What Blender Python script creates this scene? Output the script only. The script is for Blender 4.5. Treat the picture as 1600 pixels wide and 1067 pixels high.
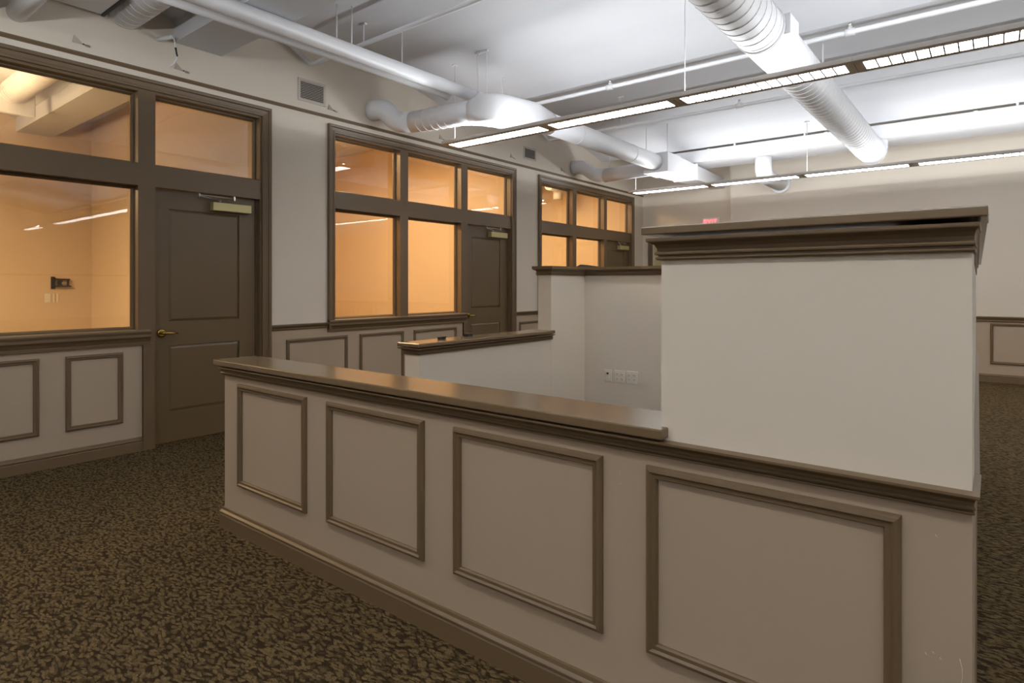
import bpy, bmesh, math, random
from mathutils import Vector, Matrix
random.seed(7)
for o in list(bpy.data.objects): bpy.data.objects.remove(o, do_unlink=True)
S = bpy.context.scene
COL = S.collection
R = math.radians

# ------------------------------------------------------------------ camera, world, exposure
F_PX, IW, IH, HORIZON = 952.0, 1600.0, 1067.0, 446.0
YAW = math.atan2(755, 952)
CAM_H = 1.27
cd = bpy.data.cameras.new('camera'); cam = bpy.data.objects.new('camera', cd); COL.objects.link(cam)
cd.sensor_fit = 'HORIZONTAL'; cd.sensor_width = 36.0; cd.lens = 36.0 * F_PX / IW
cd.shift_y = -(IH / 2 - HORIZON) / IW
cd.clip_start = 0.02; cd.clip_end = 100
cam.location = (0, 0, CAM_H); cam.rotation_euler = (R(90), 0, YAW)
S.camera = cam
w = bpy.data.worlds.new('world'); S.world = w; w.use_nodes = True
w.node_tree.nodes['Background'].inputs[0].default_value = (0.02, 0.02, 0.022, 1)
w.node_tree.nodes['Background'].inputs[1].default_value = 0.3
S.view_settings.view_transform = 'Standard'; S.view_settings.look = 'None'
S.view_settings.gamma = 1.0; S.view_settings.use_curve_mapping = False
S.view_settings.exposure = 0.0
S.cycles.diffuse_bounces = 8; S.cycles.max_bounces = 14; S.cycles.transparent_max_bounces = 12
UP_W = 17.0        # watts of uplight in each pendant fixture
DOWN_E = 15.2       # emission of the louvred lamp strip
WARM_W = (66.0, 74.0, 68.0)      # warm office lamps

# ------------------------------------------------------------------ materials
def lin(c): c /= 255.0; return c / 12.92 if c <= 0.04045 else ((c + 0.055) / 1.055) ** 2.4
def rgb(r, g, b): return (lin(r), lin(g), lin(b), 1)
def base(name):
    m = bpy.data.materials.new(name); m.use_nodes = True
    nt = m.node_tree; return m, nt, nt.nodes['Principled BSDF']
def paint(name, col, rough=0.5, var=0.04, scale=3.0, bump=0.0, bscale=250, metal=0.0, spec=0.5):
    m, nt, b = base(name)
    tc = nt.nodes.new('ShaderNodeTexCoord'); n = nt.nodes.new('ShaderNodeTexNoise')
    n.inputs['Scale'].default_value = scale; n.inputs['Detail'].default_value = 3
    nt.links.new(tc.outputs['Object'], n.inputs['Vector'])
    mx = nt.nodes.new('ShaderNodeMix'); mx.data_type = 'RGBA'
    c = rgb(*col)
    mx.inputs[6].default_value = tuple(x * (1 - var) for x in c[:3]) + (1,)
    mx.inputs[7].default_value = tuple(min(1, x * (1 + var)) for x in c[:3]) + (1,)
    nt.links.new(n.outputs['Fac'], mx.inputs[0]); nt.links.new(mx.outputs[2], b.inputs['Base Color'])
    b.inputs['Roughness'].default_value = rough; b.inputs['Metallic'].default_value = metal
    b.inputs['Specular IOR Level'].default_value = spec
    if bump:
        n2 = nt.nodes.new('ShaderNodeTexNoise'); n2.inputs['Scale'].default_value = bscale
        nt.links.new(tc.outputs['Object'], n2.inputs['Vector'])
        bp = nt.nodes.new('ShaderNodeBump'); bp.inputs['Strength'].default_value = bump; bp.inputs['Distance'].default_value = 0.002
        nt.links.new(n2.outputs['Fac'], bp.inputs['Height']); nt.links.new(bp.outputs['Normal'], b.inputs['Normal'])
    return m
def emit(name, col, e):
    m, nt, b = base(name)
    b.inputs['Base Color'].default_value = (0.8, 0.8, 0.8, 1)
    b.inputs['Emission Color'].default_value = col; b.inputs['Emission Strength'].default_value = e
    return m
M = {}
M['wall'] = paint('wall_paint', (213, 203, 188), 0.6, 0.02, 1.5, 0.08)
M['taupe'] = paint('wainscot_paint', (170, 152, 132), 0.45, 0.03, 1.5, 0.06)
M['brown'] = paint('trim_brown', (106, 87, 63), 0.42, 0.05, 4)
M['cap'] = paint('cap_brown', (114, 95, 71), 0.2, 0.05, 4)
M['door'] = paint('door_brown', (101, 83, 58), 0.38, 0.05, 4)
M['ceil'] = paint('ceiling_white', (208, 210, 214), 0.7, 0.02, 1.2, 0.1, 60)
M['duct'] = paint('duct_white', (228, 229, 232), 0.5, 0.03, 2.5)
M['pipe'] = paint('pipe_white', (226, 227, 230), 0.4, 0.03, 3)
M['fixture'] = paint('fixture_grey', (196, 190, 184), 0.4, 0.02, 3)
M['louver'] = paint('louver_grey', (120, 110, 100), 0.5, 0.02, 3)
M['plate'] = paint('plate_ivory', (222, 216, 202), 0.35, 0.01, 5)
M['black'] = paint('black_plastic', (28, 26, 25), 0.4, 0.05, 8)
M['slot'] = paint('dark_slot', (40, 36, 32), 0.6, 0.05, 8)
M['steel'] = paint('steel', (190, 186, 178), 0.3, 0.03, 8, metal=0.9)
M['brass'] = paint('brass', (186, 160, 82), 0.22, 0.04, 9, metal=1.0)
M['closer'] = paint('closer_gold_paint', (190, 178, 128), 0.38, 0.03, 9, metal=0.35)
M['grille'] = paint('grille_paint', (186, 178, 168), 0.5, 0.02, 6)
M['gusset'] = paint('gusset_paint', (176, 166, 152), 0.6, 0.02, 6)  # even grey of the wedges shaped like the ledge clips' shadows
M['office'] = paint('office_paint', (212, 190, 160), 0.65, 0.02, 1.5)
M['yellow'] = paint('door_olive', (186, 172, 128), 0.45, 0.03, 4)
M['scuff'] = paint('scuff_white', (205, 198, 188), 0.6, 0.02, 30)
M['lamp'] = emit('lamp_white', (1.0, 0.985, 0.96, 1), DOWN_E)
M['warm'] = emit('lamp_warm', (1.0, 0.62, 0.30, 1), 6)
M['red'] = emit('exit_red', (1.0, 0.04, 0.07, 1), 2.4)
def glass():
    m = bpy.data.materials.new('window_glass'); m.use_nodes = True; nt = m.node_tree; nt.nodes.clear()
    out = nt.nodes.new('ShaderNodeOutputMaterial'); mix = nt.nodes.new('ShaderNodeMixShader')
    tr = nt.nodes.new('ShaderNodeBsdfTransparent'); tr.inputs[0].default_value = (0.95, 0.965, 0.955, 1)
    gl = nt.nodes.new('ShaderNodeBsdfGlossy'); gl.inputs['Roughness'].default_value = 0.0
    gl.inputs['Color'].default_value = (1, 1, 1, 1)
    lw = nt.nodes.new('ShaderNodeLayerWeight'); lw.inputs['Blend'].default_value = 0.5
    pw = nt.nodes.new('ShaderNodeMath'); pw.operation = 'POWER'; pw.inputs[1].default_value = 5.0; nt.links.new(lw.outputs['Facing'], pw.inputs[0])
    fr = nt.nodes.new('ShaderNodeMath'); fr.operation = 'MULTIPLY_ADD'; fr.inputs[1].default_value = .955; fr.inputs[2].default_value = .045; nt.links.new(pw.outputs[0], fr.inputs[0])
    nt.links.new(fr.outputs[0], mix.inputs[0]); nt.links.new(tr.outputs[0], mix.inputs[1]); nt.links.new(gl.outputs[0], mix.inputs[2])
    nt.links.new(mix.outputs[0], out.inputs[0]); return m
M['glass'] = glass()
def carpet():
    m, nt, b = base('leaf_carpet'); L = nt.links.new; N = nt.nodes.new
    tc = N('ShaderNodeTexCoord')
    def warp(src, sc, amt):
        n = N('ShaderNodeTexNoise'); n.inputs['Scale'].default_value = sc; n.inputs['Detail'].default_value = 2
        L(src, n.inputs['Vector'])
        s = N('ShaderNodeVectorMath'); s.operation = 'SUBTRACT'; L(n.outputs['Color'], s.inputs[0]); s.inputs[1].default_value = (.5, .5, .5)
        k = N('ShaderNodeVectorMath'); k.operation = 'SCALE'; L(s.outputs[0], k.inputs[0]); k.inputs['Scale'].default_value = amt
        a = N('ShaderNodeVectorMath'); a.operation = 'ADD'; L(src, a.inputs[0]); L(k.outputs[0], a.inputs[1]); return a.outputs[0]
    wv = warp(tc.outputs['Object'], 11, 0.06)
    ser = N('ShaderNodeTexNoise'); ser.inputs['Scale'].default_value = 75; ser.inputs['Detail'].default_value = 3; L(tc.outputs['Object'], ser.inputs['Vector'])
    def leaf(rot, sx_, sy_, scale, lo, hi, off):
        mp = N('ShaderNodeMapping'); mp.inputs['Rotation'].default_value = (0, 0, R(rot)); mp.inputs['Scale'].default_value = (sx_, sy_, 1); mp.inputs['Location'].default_value = (off, off * .7, 0)
        L(wv, mp.inputs['Vector'])
        v = N('ShaderNodeTexVoronoi'); v.voronoi_dimensions = '2D'; v.inputs['Scale'].default_value = scale; L(mp.outputs[0], v.inputs['Vector'])
        d = N('ShaderNodeMath'); d.operation = 'MULTIPLY_ADD'; L(ser.outputs['Fac'], d.inputs[0]); d.inputs[1].default_value = .28; L(v.outputs['Distance'], d.inputs[2])
        r = N('ShaderNodeMapRange'); r.inputs[1].default_value = lo + .14; r.inputs[2].default_value = hi + .14; r.inputs[3].default_value = 1; r.inputs[4].default_value = 0
        L(d.outputs[0], r.inputs[0])
        sp_ = N('ShaderNodeSeparateColor'); L(v.outputs['Color'], sp_.inputs[0])
        k = N('ShaderNodeMapRange'); k.inputs[3].default_value = .15; k.inputs[4].default_value = 1.0; L(sp_.outputs[0], k.inputs[0])
        q = N('ShaderNodeMath'); q.operation = 'MULTIPLY'; L(r.outputs[0], q.inputs[0]); L(k.outputs[0], q.inputs[1]); return q.outputs[0]
    def mx(x, y):
        q = N('ShaderNodeMath'); q.operation = 'MAXIMUM'; L(x, q.inputs[0]); L(y, q.inputs[1]); return q.outputs[0]
    fac = mx(mx(leaf(25, 1, 2.5, 20, .24, .37, 0), leaf(-50, 1, 2.4, 21, .22, .35, 3.3)), mx(leaf(80, 1, 2.3, 23, .22, .34, 7.1), leaf(-15, 1, 2.6, 22, .22, .34, 11.7)))
    big = N('ShaderNodeTexNoise'); big.inputs['Scale'].default_value = 1.6; big.inputs['Detail'].default_value = 3; L(tc.outputs['Object'], big.inputs['Vector'])
    fine = N('ShaderNodeTexNoise'); fine.inputs['Scale'].default_value = 190; fine.inputs['Detail'].default_value = 3; L(tc.outputs['Object'], fine.inputs['Vector'])
    fr = N('ShaderNodeMapRange'); fr.inputs[1].default_value = .3; fr.inputs[2].default_value = .7; fr.inputs[3].default_value = .55; fr.inputs[4].default_value = 1.3; L(fine.outputs['Fac'], fr.inputs[0])
    lc = N('ShaderNodeMix'); lc.data_type = 'RGBA'; lc.inputs[6].default_value = rgb(104, 88, 57); lc.inputs[7].default_value = rgb(120, 102, 70); L(big.outputs['Fac'], lc.inputs[0])
    cm = N('ShaderNodeMix'); cm.data_type = 'RGBA'; cm.inputs[6].default_value = rgb(52, 40, 26); L(lc.outputs[2], cm.inputs[7]); L(fac, cm.inputs[0])
    sc = N('ShaderNodeVectorMath'); sc.operation = 'SCALE'; L(cm.outputs[2], sc.inputs[0]); L(fr.outputs[0], sc.inputs['Scale'])
    L(sc.outputs[0], b.inputs['Base Color']); b.inputs['Roughness'].default_value = 0.95; b.inputs['Specular IOR Level'].default_value = 0.1
    bp = N('ShaderNodeBump'); bp.inputs['Strength'].default_value = 0.7; bp.inputs['Distance'].default_value = 0.006
    ad = N('ShaderNodeMath'); ad.operation = 'MULTIPLY_ADD'; L(fine.outputs['Fac'], ad.inputs[0]); ad.inputs[1].default_value = .8; L(fac, ad.inputs[2])
    L(ad.outputs[0], bp.inputs['Height']); L(bp.outputs['Normal'], b.inputs['Normal'])
    return m
M['carpet'] = carpet()

# ------------------------------------------------------------------ mesh helpers
class MB:
    def __init__(s): s.v = []; s.f = []; s.sm = []
    def add(s, vs, fs, smooth=False):
        k = len(s.v); s.v += [tuple(x) for x in vs]; s.f += [tuple(i + k for i in f) for f in fs]; s.sm += [smooth] * len(fs); return s
    def box(s, x0, x1, y0, y1, z0, z1, b=0.0):
        if b <= 0:
            vs = [(x, y, z) for z in (z0, z1) for y in (y0, y1) for x in (x0, x1)]
            return s.add(vs, [(0, 2, 3, 1), (4, 5, 7, 6), (0, 1, 5, 4), (2, 6, 7, 3), (0, 4, 6, 2), (1, 3, 7, 5)])
        bm = bmesh.new(); bmesh.ops.create_cube(bm, size=1)
        for v in bm.verts: v.co = ((x0 + x1) / 2 + v.co.x * (x1 - x0), (y0 + y1) / 2 + v.co.y * (y1 - y0), (z0 + z1) / 2 + v.co.z * (z1 - z0))
        bmesh.ops.bevel(bm, geom=list(bm.edges), offset=b, segments=2, affect='EDGES', profile=0.5)
        bm.verts.index_update(); s.add([v.co for v in bm.verts], [[v.index for v in f.verts] for f in bm.faces]); bm.free(); return s
    def poly_prism(s, pts, z0, z1):          # plan polygon, counter-clockwise
        n = len(pts); vs = [(x, y, z0) for x, y in pts] + [(x, y, z1) for x, y in pts]
        return s.add(vs, [tuple(range(n))[::-1], tuple(range(n, 2 * n))] + [(i, (i + 1) % n, n + (i + 1) % n, n + i) for i in range(n)])
    def sweep(s, path, prof, normal, closed=False, smooth=False):
        """profile points (u, v): u to the right-hand in-plane side of the path, v along the plane normal; mitred corners"""
        N = Vector(normal).normalized(); P = [Vector(p) for p in path]; n = len(P); m = len(prof); vs = []
        for i in range(n):
            d0 = (P[i] - P[i - 1]).normalized() if (closed or i > 0) else None
            d1 = (P[(i + 1) % n] - P[i]).normalized() if (closed or i < n - 1) else None
            d0 = d0 or d1; d1 = d1 or d0
            n0 = d0.cross(N); n1 = d1.cross(N); mt = (n0 + n1)
            mt = mt.normalized() / max(0.2, mt.normalized().dot(n0))
            for u, v in prof: vs.append(P[i] + mt * u + N * v)
        fs = []
        for i in range(n if closed else n - 1):
            j = (i + 1) % n
            for k in range(m): fs.append((i * m + k, i * m + (k + 1) % m, j * m + (k + 1) % m, j * m + k))
        if not closed: fs += [tuple(range(m))[::-1], tuple(range((n - 1) * m, n * m))]
        return s.add(vs, fs, smooth)
    def run(s, stations, prof):
        """stations: (point, (dx, dy)) - profile u goes along (dx, dy) in plan, v goes up"""
        m = len(prof); vs = []
        for p, d in stations:
            for u, v in prof: vs.append((p[0] + d[0] * u, p[1] + d[1] * u, p[2] + v))
        n = len(stations)
        fs = [(i * m + k, i * m + (k + 1) % m, (i + 1) * m + (k + 1) % m, (i + 1) * m + k) for i in range(n - 1) for k in range(m)]
        return s.add(vs, fs + [tuple(range(m))[::-1], tuple(range((n - 1) * m, n * m))])
    def tube(s, path, r, seg=16, smooth=True, cap=True, sq=None, up=(0, 0, 1)):
        P = [Vector(p) for p in path]; n = len(P)
        rr = r if isinstance(r, (list, tuple)) else [r] * n; vs = []
        prev = None
        for i in range(n):
            t = ((P[i] - P[i - 1]).normalized() if i > 0 else Vector()) + ((P[i + 1] - P[i]).normalized() if i < n - 1 else Vector()); t.normalize()
            if prev is None:
                a = Vector(up) if abs(t.dot(Vector(up))) < .95 else Vector((1, 0, 0)); x = a.cross(t).normalized()
            else: x = (prev - t * prev.dot(t)).normalized()
            prev = x; y = t.cross(x)
            e = 1.0 if sq is None else sq[i]
            ri = rr[i] if isinstance(rr[i], tuple) else (rr[i], rr[i])
            for k in range(seg):
                a = 2 * math.pi * k / seg; c, q = math.cos(a), math.sin(a)
                c = math.copysign(abs(c) ** e, c); q = math.copysign(abs(q) ** e, q)
                vs.append(P[i] + x * c * ri[0] + y * q * ri[1])
        fs = [(i * seg + k, i * seg + (k + 1) % seg, (i + 1) * seg + (k + 1) % seg, (i + 1) * seg + k) for i in range(n - 1) for k in range(seg)]
        s.add(vs, fs, smooth)
        if cap:
            k0 = len(s.v) - n * seg
            s.f += [tuple(range(k0, k0 + seg))[::-1], tuple(range(k0 + (n - 1) * seg, k0 + n * seg))]; s.sm += [False, False]
        return s
    def mesh(s, name):
        me = bpy.data.meshes.new(name); me.from_pydata(s.v, [], s.f); me.update()
        bm = bmesh.new(); bm.from_mesh(me); bmesh.ops.recalc_face_normals(bm, faces=bm.faces); bm.to_mesh(me); bm.free()
        for p, q in zip(me.polygons, s.sm): p.use_smooth = q
        return me
    def build(s, name, mat, parent=None):
        me = s.mesh(name); me.materials.append(M[mat]); return link(name, me, parent)
def link(name, data, parent=None):
    o = bpy.data.objects.new(name, data); COL.objects.link(o)
    if parent is not None:
        o.parent = parent; o.matrix_parent_inverse = Matrix.Translation(-Vector(parent.location)) if parent.type == 'EMPTY' else Matrix()
    return o
def tag(o, label, cat, group=None, kind=None):
    o['label'] = label; o['category'] = cat
    if group: o['group'] = group
    if kind: o['kind'] = kind
    return o
def thing(name, loc, label, cat, group=None, kind=None):
    o = bpy.data.objects.new(name, None); COL.objects.link(o); o.location = loc; o.empty_display_size = .1
    return tag(o, label, cat, group, kind)
def copies(src, n):                                  # linked copies of a plain child mesh
    out = []
    for _ in range(n):
        c = src.copy(); COL.objects.link(c); c.parent = src.parent; c.matrix_parent_inverse = src.matrix_parent_inverse.copy(); out.append(c)
    return out
def arc(c, a0, a1, r, ax, ay, n=6):
    c = Vector(c); ax = Vector(ax); ay = Vector(ay)
    return [c + ax * (r * math.cos(a0 + (a1 - a0) * i / n)) + ay * (r * math.sin(a0 + (a1 - a0) * i / n)) for i in range(n + 1)]

# ------------------------------------------------------------------ dimensions (metres, from the photograph)
XW = -5.15                    # hall face of the window wall
XB = -9.7                     # back wall of the offices
XR, YN, YF, YE = 11.0, -10.0, 10.2, 10.42
XJ = -3.45                    # where the far wall steps back
RAIL = 0.86
CREASE = [-10.3, -7.1, -3.9, -0.75, 2.33, 5.36, 8.92, 12.4]
ZC, ZK = 3.33, 3.58           # crease and crown of the shallow ceiling vaults
def ceil_z(y):
    for a, b in zip(CREASE, CREASE[1:]):
        if a <= y <= b:
            t = (y - a) / (b - a) * 2 - 1; return ZC + (ZK - ZC) * (1 - t * t)
    return ZC

# ------------------------------------------------------------------ shell
tag(MB().box(XB - .2, XR + .2, YN - .2, 11.2, -.1, 0).build('floor', 'carpet'), 'dark brown carpet with an olive leaf pattern', 'floor', kind='structure')
pts = []
for a, b in zip(CREASE, CREASE[1:]):
    for i in range(24): pts.append(a + (b - a) * i / 24)
pts = [y for y in pts if y < 11.0] + [11.0]
mb = MB(); n = len(pts); vs = []
for y in pts: vs += [(XB - .2, y, ceil_z(y)), (XR + .2, y, ceil_z(y))]
for y in pts: vs += [(XB - .2, y, 3.8), (XR + .2, y, 3.8)]
fs = [(2 * i, 2 * i + 1, 2 * i + 3, 2 * i + 2) for i in range(n - 1)] + [(2 * n + 2 * i, 2 * n + 2 * i + 2, 2 * n + 2 * i + 3, 2 * n + 2 * i + 1) for i in range(n - 1)]
mb.add(vs, fs)
me = mb.mesh('ceiling'); me.materials.append(M['ceil'])
tag(link('ceiling', me), 'white painted ceiling of shallow vaults', 'ceiling', kind='structure')
tag(MB().box(XB, XR, 2.14, 2.52, 3.215, 3.60).build('trim_1', 'ceil'), 'wide white ceiling beam crossing above the two panel door', 'beam', kind='structure')

BAYS = [dict(y0=None, cells=[(0.02, .885), (1.005, 1.88)], door=(2.003, 2.87), yl=-.10, yr=2.965),
        dict(y0=3.57, cells=[(3.65, 4.51), (4.625, 5.49)], door=(5.608, 6.47), yl=3.57, yr=6.56),
        dict(y0=7.09, cells=[(7.17, 8.02), (8.125, 8.985)], door=(9.085, 9.95), yl=7.09, yr=10.03)]
ZH0, ZH1, ZT0, ZT1, ZS = 2.765, 2.865, 2.04, 2.21, 0.93

wl = thing('wall_left', (XW, 0, 0), 'grey upper and taupe lower window wall with offices behind', 'wall', kind='structure')
XI = XW - .15
MB().box(XI, XW, YN, YE, ZH1, 3.66).build('upper_wall', 'wall', wl)
for k, (a, b) in enumerate([(YN, -.10), (2.965, 3.57), (6.56, 7.09), (10.03, YE)]):
    MB().box(XI, XW, a, b, RAIL, ZH1).build('pier', 'wall', wl)
for a, b in [(YN, 1.96), (2.965, 5.56), (6.56, 9.04), (10.03, YE)]:
    MB().box(XI, XW, a, b, 0, RAIL if a != YN else RAIL).build('dado', 'taupe', wl)
# ledge and dark cornice line
MB().box(XW, XW + .012, YN, YE, 2.945, 3.0).build('ledge', 'wall', wl)
MB().sweep([(XW, YN, 2.93), (XW, YE, 2.93)], [(0, .015), (.016, .015), (.016, .004), (.008, -.014), (0, -.014)], (0, 0, 1)).build('cornice', 'brown', wl)
# chair rail
RAILP = [(0, -.03), (.008, -.03), (.012, -.02), (.012, -.012), (.022, .0), (.028, .012), (.028, .022), (0, .024)]
for a, b in [(2.965, 3.57), (6.56, 7.09), (10.03, YE), (YN, -.1)]:
    MB().sweep([(XW, a, .885), (XW, b, .885)], RAILP, (0, 0, 1)).build('chair_rail', 'brown', wl)
FR = [(0, 0), (0, .008), (.006, .016), (.014, .018), (.020, .012), (.030, .012), (.034, .006), (.034, 0)]
def panel_frame(plane, a0, a1, z0, z1, at, parent, mat='brown', prof=FR):
    if plane == 'x+': path = [(at, a0, z0), (at, a0, z1), (at, a1, z1), (at, a1, z0)]; nrm = (1, 0, 0)
    else: path = [(a1, at, z0), (a1, at, z1), (a0, at, z1), (a0, at, z0)][::-1]; nrm = (0, -1, 0)
    # make sure the moulding runs inwards from the outer edge
    m = MB(); c = Vector(path[0]); d = (Vector(path[1]) - c).normalized(); side = d.cross(Vector(nrm))
    mid = (Vector(path[0]) + Vector(path[2])) / 2
    if side.dot(mid - c) < 0: path = path[::-1]
    return m.sweep(path, prof, nrm, closed=True).build('panel_frame', mat, parent)
for a, b in [(.16, .745), (.90, 1.261), (1.412, 1.775), (3.124, 3.807), (3.955, 4.555), (4.702, 5.40), (6.65, 7.20), (7.35, 7.95), (8.10, 8.80), (-1.2, -.2), (-2.4, -1.4)]:
    panel_frame('x+', a, b, .235, .768, XW, wl)
BASEP = [(0, 0), (.018, 0), (.018, .068), (.014, .074), (.020, .080), (.020, .086), (.011, .094), (.008, .106), (0, .108)]
bl = thing('baseboard_left', (XW, 0, 0), 'brown moulded baseboard along the window wall', 'baseboard', kind='structure')
for a, b in [(YN, 1.93), (2.965, 5.53), (6.56, 9.01), (10.03, YE)]:
    MB().sweep([(XW, a, 0), (XW, b, 0)], BASEP, (0, 0, 1)).build('board', 'brown', bl)

# far walls
wf = thing('wall_far', (0, YF, 0), 'pale far wall with a taupe panelled dado', 'wall', kind='structure')
MB().box(XJ, XR, YF, YF + .35, RAIL, 3.66).build('upper_wall', 'wall', wf)
MB().box(XJ, XR, YF, YF + .35, 0, RAIL).build('dado', 'taupe', wf)
MB().sweep([(XJ, YF, .845), (XR, YF, .845)], [(0, -.052), (.010, -.052), (.014, -.040), (.012, -.03), (.022, -.01), (.028, .004), (.028, .014), (0, .018)], (0, 0, 1)).build('chair_rail', 'brown', wf)
MB().sweep([(XJ, YF, 0), (XR, YF, 0)], BASEP, (0, 0, 1)).build('baseboard', 'brown', wf)
x = -3.1
while x < XR - 1:
    panel_frame('y-', x, x + .61, .24, .775, YF, wf); x += .762
we = thing('wall_exit', (XW, YE, 0), 'recessed grey brown wall with the exit door', 'wall', kind='structure')
DX0, DX1 = -4.94, -2.9
MB().box(XB - .2, DX0, YE, YE + .2, 0, 3.66).build('upper_wall', 'wall', we)
MB().box(DX0, XJ + .4, YE, YE + .2, 2.06, 3.66).build('lintel', 'wall', we)
tag(MB().box(XR, XR + .2, YN, YF + .3, 0, 3.66).build('wall_right', 'wall'), 'plain wall at the right end of the hall', 'wall', kind='structure')
tag(MB().box(XB - .2, XR + .2, YN - .2, YN, 0, 3.66).build('wall_near', 'wall'), 'plain wall behind the viewer', 'wall', kind='structure')

# offices
tag(MB().box(XB - .2, XB, YN, YE, 0, 3.66).build('wall_back', 'office'), 'warm lit back wall of the offices', 'wall', kind='structure')
def ywall(name, y0, y1, label):
    return tag(MB().box(XB, XI, y0, y1, 0, 3.66).build(name, 'office'), label, 'wall', kind='structure')
ywall('wall_office_divider', 2.96, 3.2, 'warm lit side wall of the office with the television bracket')
ywall('wall_office_divider', 6.62, 6.8, 'warm lit dividing wall behind the second window bay')
ywall('wall_office_divider', 10.2, 10.4, 'warm lit end wall of the farthest office')
tag(MB().box(XI - .012, XI - .002, 2.99, 3.56, 0, 3.4).build('wall_lining', 'office'), 'office side of the pier between the first two window bays', 'wall', kind='structure')

# ------------------------------------------------------------------ window bays
CASE = [(0, 0), (0, .016), (.018, .020), (.022, .014), (.050, .018), (.056, .030), (.074, .034), (.080, .030), (.080, 0)]
SILLP = [(0, -.065), (.012, -.065), (.014, -.045), (.010, -.04), (.022, -.015), (.036, 0), (.036, .02), (.040, .028), (.044, .042), (.040, .052), (0, .056)]
XG0, XG1 = XW - .125, XW - .003
for bi, B in enumerate(BAYS):
    names = ['brown framed office window bay whose glass shows a television bracket', 'brown framed office window bay between the two plain grey piers', 'brown framed office window bay next to the exit wall']
    t = thing('window_%d' % (bi + 1), (XW, B['yl'], 0), names[bi], 'window', kind='structure')
    yl, yr, cells, door = B['yl'], B['yr'], B['cells'], B['door']
    cl = yl + .075; cr = yr - .075
    MB().box(XG0, XG1, yl, yr, ZH0, ZH1 - .001).build('header', 'brown', t)
    MB().box(XG0, XG1, yl + .01, yr - .01, ZT0, ZT1).build('transom_bar', 'brown', t)
    allc = cells + [door]
    edges = [(yl + .005, allc[0][0])] + [(allc[i][1], allc[i + 1][0]) for i in range(len(allc) - 1)] + [(allc[-1][1], yr - .005)]
    for k, (a, b) in enumerate(edges):
        zl = ZS - .06 if k < len(edges) - 2 else 0.0
        MB().box(XG0, XG1 + .0005, a, b, zl, ZT0).build('mullion', 'brown', t)
        MB().box(XG0, XG1 + .0005, a, b, ZT1, ZH0).build('mullion', 'brown', t)
    # outer casing: up the left side, over the top, down the right side
    z0 = ZS - .09
    MB().sweep([(XW, yr, 0), (XW, yr, ZH1), (XW, yl, ZH1), (XW, yl, z0)], [(c[0] - .080, c[1]) for c in CASE], (1, 0, 0)).build('casing', 'brown', t)
    # sill moulding with the post beside the door
    ys = door[0] - .045
    MB().box(XG0, XW, cells[0][0] - .06, ys + .03, RAIL, ZS).build('sill_block', 'brown', t)
    MB().sweep([(XW, yl, .875), (XW, ys, .875)], SILLP, (0, 0, 1)).build('sill', 'brown', t)
    MB().box(XW - .02, XW + .016, ys - .05, ys + .03, 0, .82).build('post', 'brown', t)
    MB().box(XW - .02, XW + .024, ys - .05, ys - .028, 0, .81).build('post_bead', 'brown', t)
    STOP = [(0, 0), (0, .03), (.010, .03), (.022, .012), (.022, 0)]
    for (a, b), zz in [(c, z) for c in cells for z in ((ZS, ZT0), (ZT1, ZH0))] + [(door, (ZT1, ZH0))]:
        xg = XW - .106
        p = MB().box(xg - .004, xg, a, b, zz[0], zz[1]).build('pane', 'glass', t)
        path = [(xg, a, zz[0]), (xg, b, zz[0]), (xg, b, zz[1]), (xg, a, zz[1])]
        if (Vector(path[1]) - Vector(path[0])).cross(Vector((1, 0, 0))).z < 0: path = path[::-1]
        MB().sweep(path, STOP, (1, 0, 0), closed=True).build('glazing_bead', 'brown', t)

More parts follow.
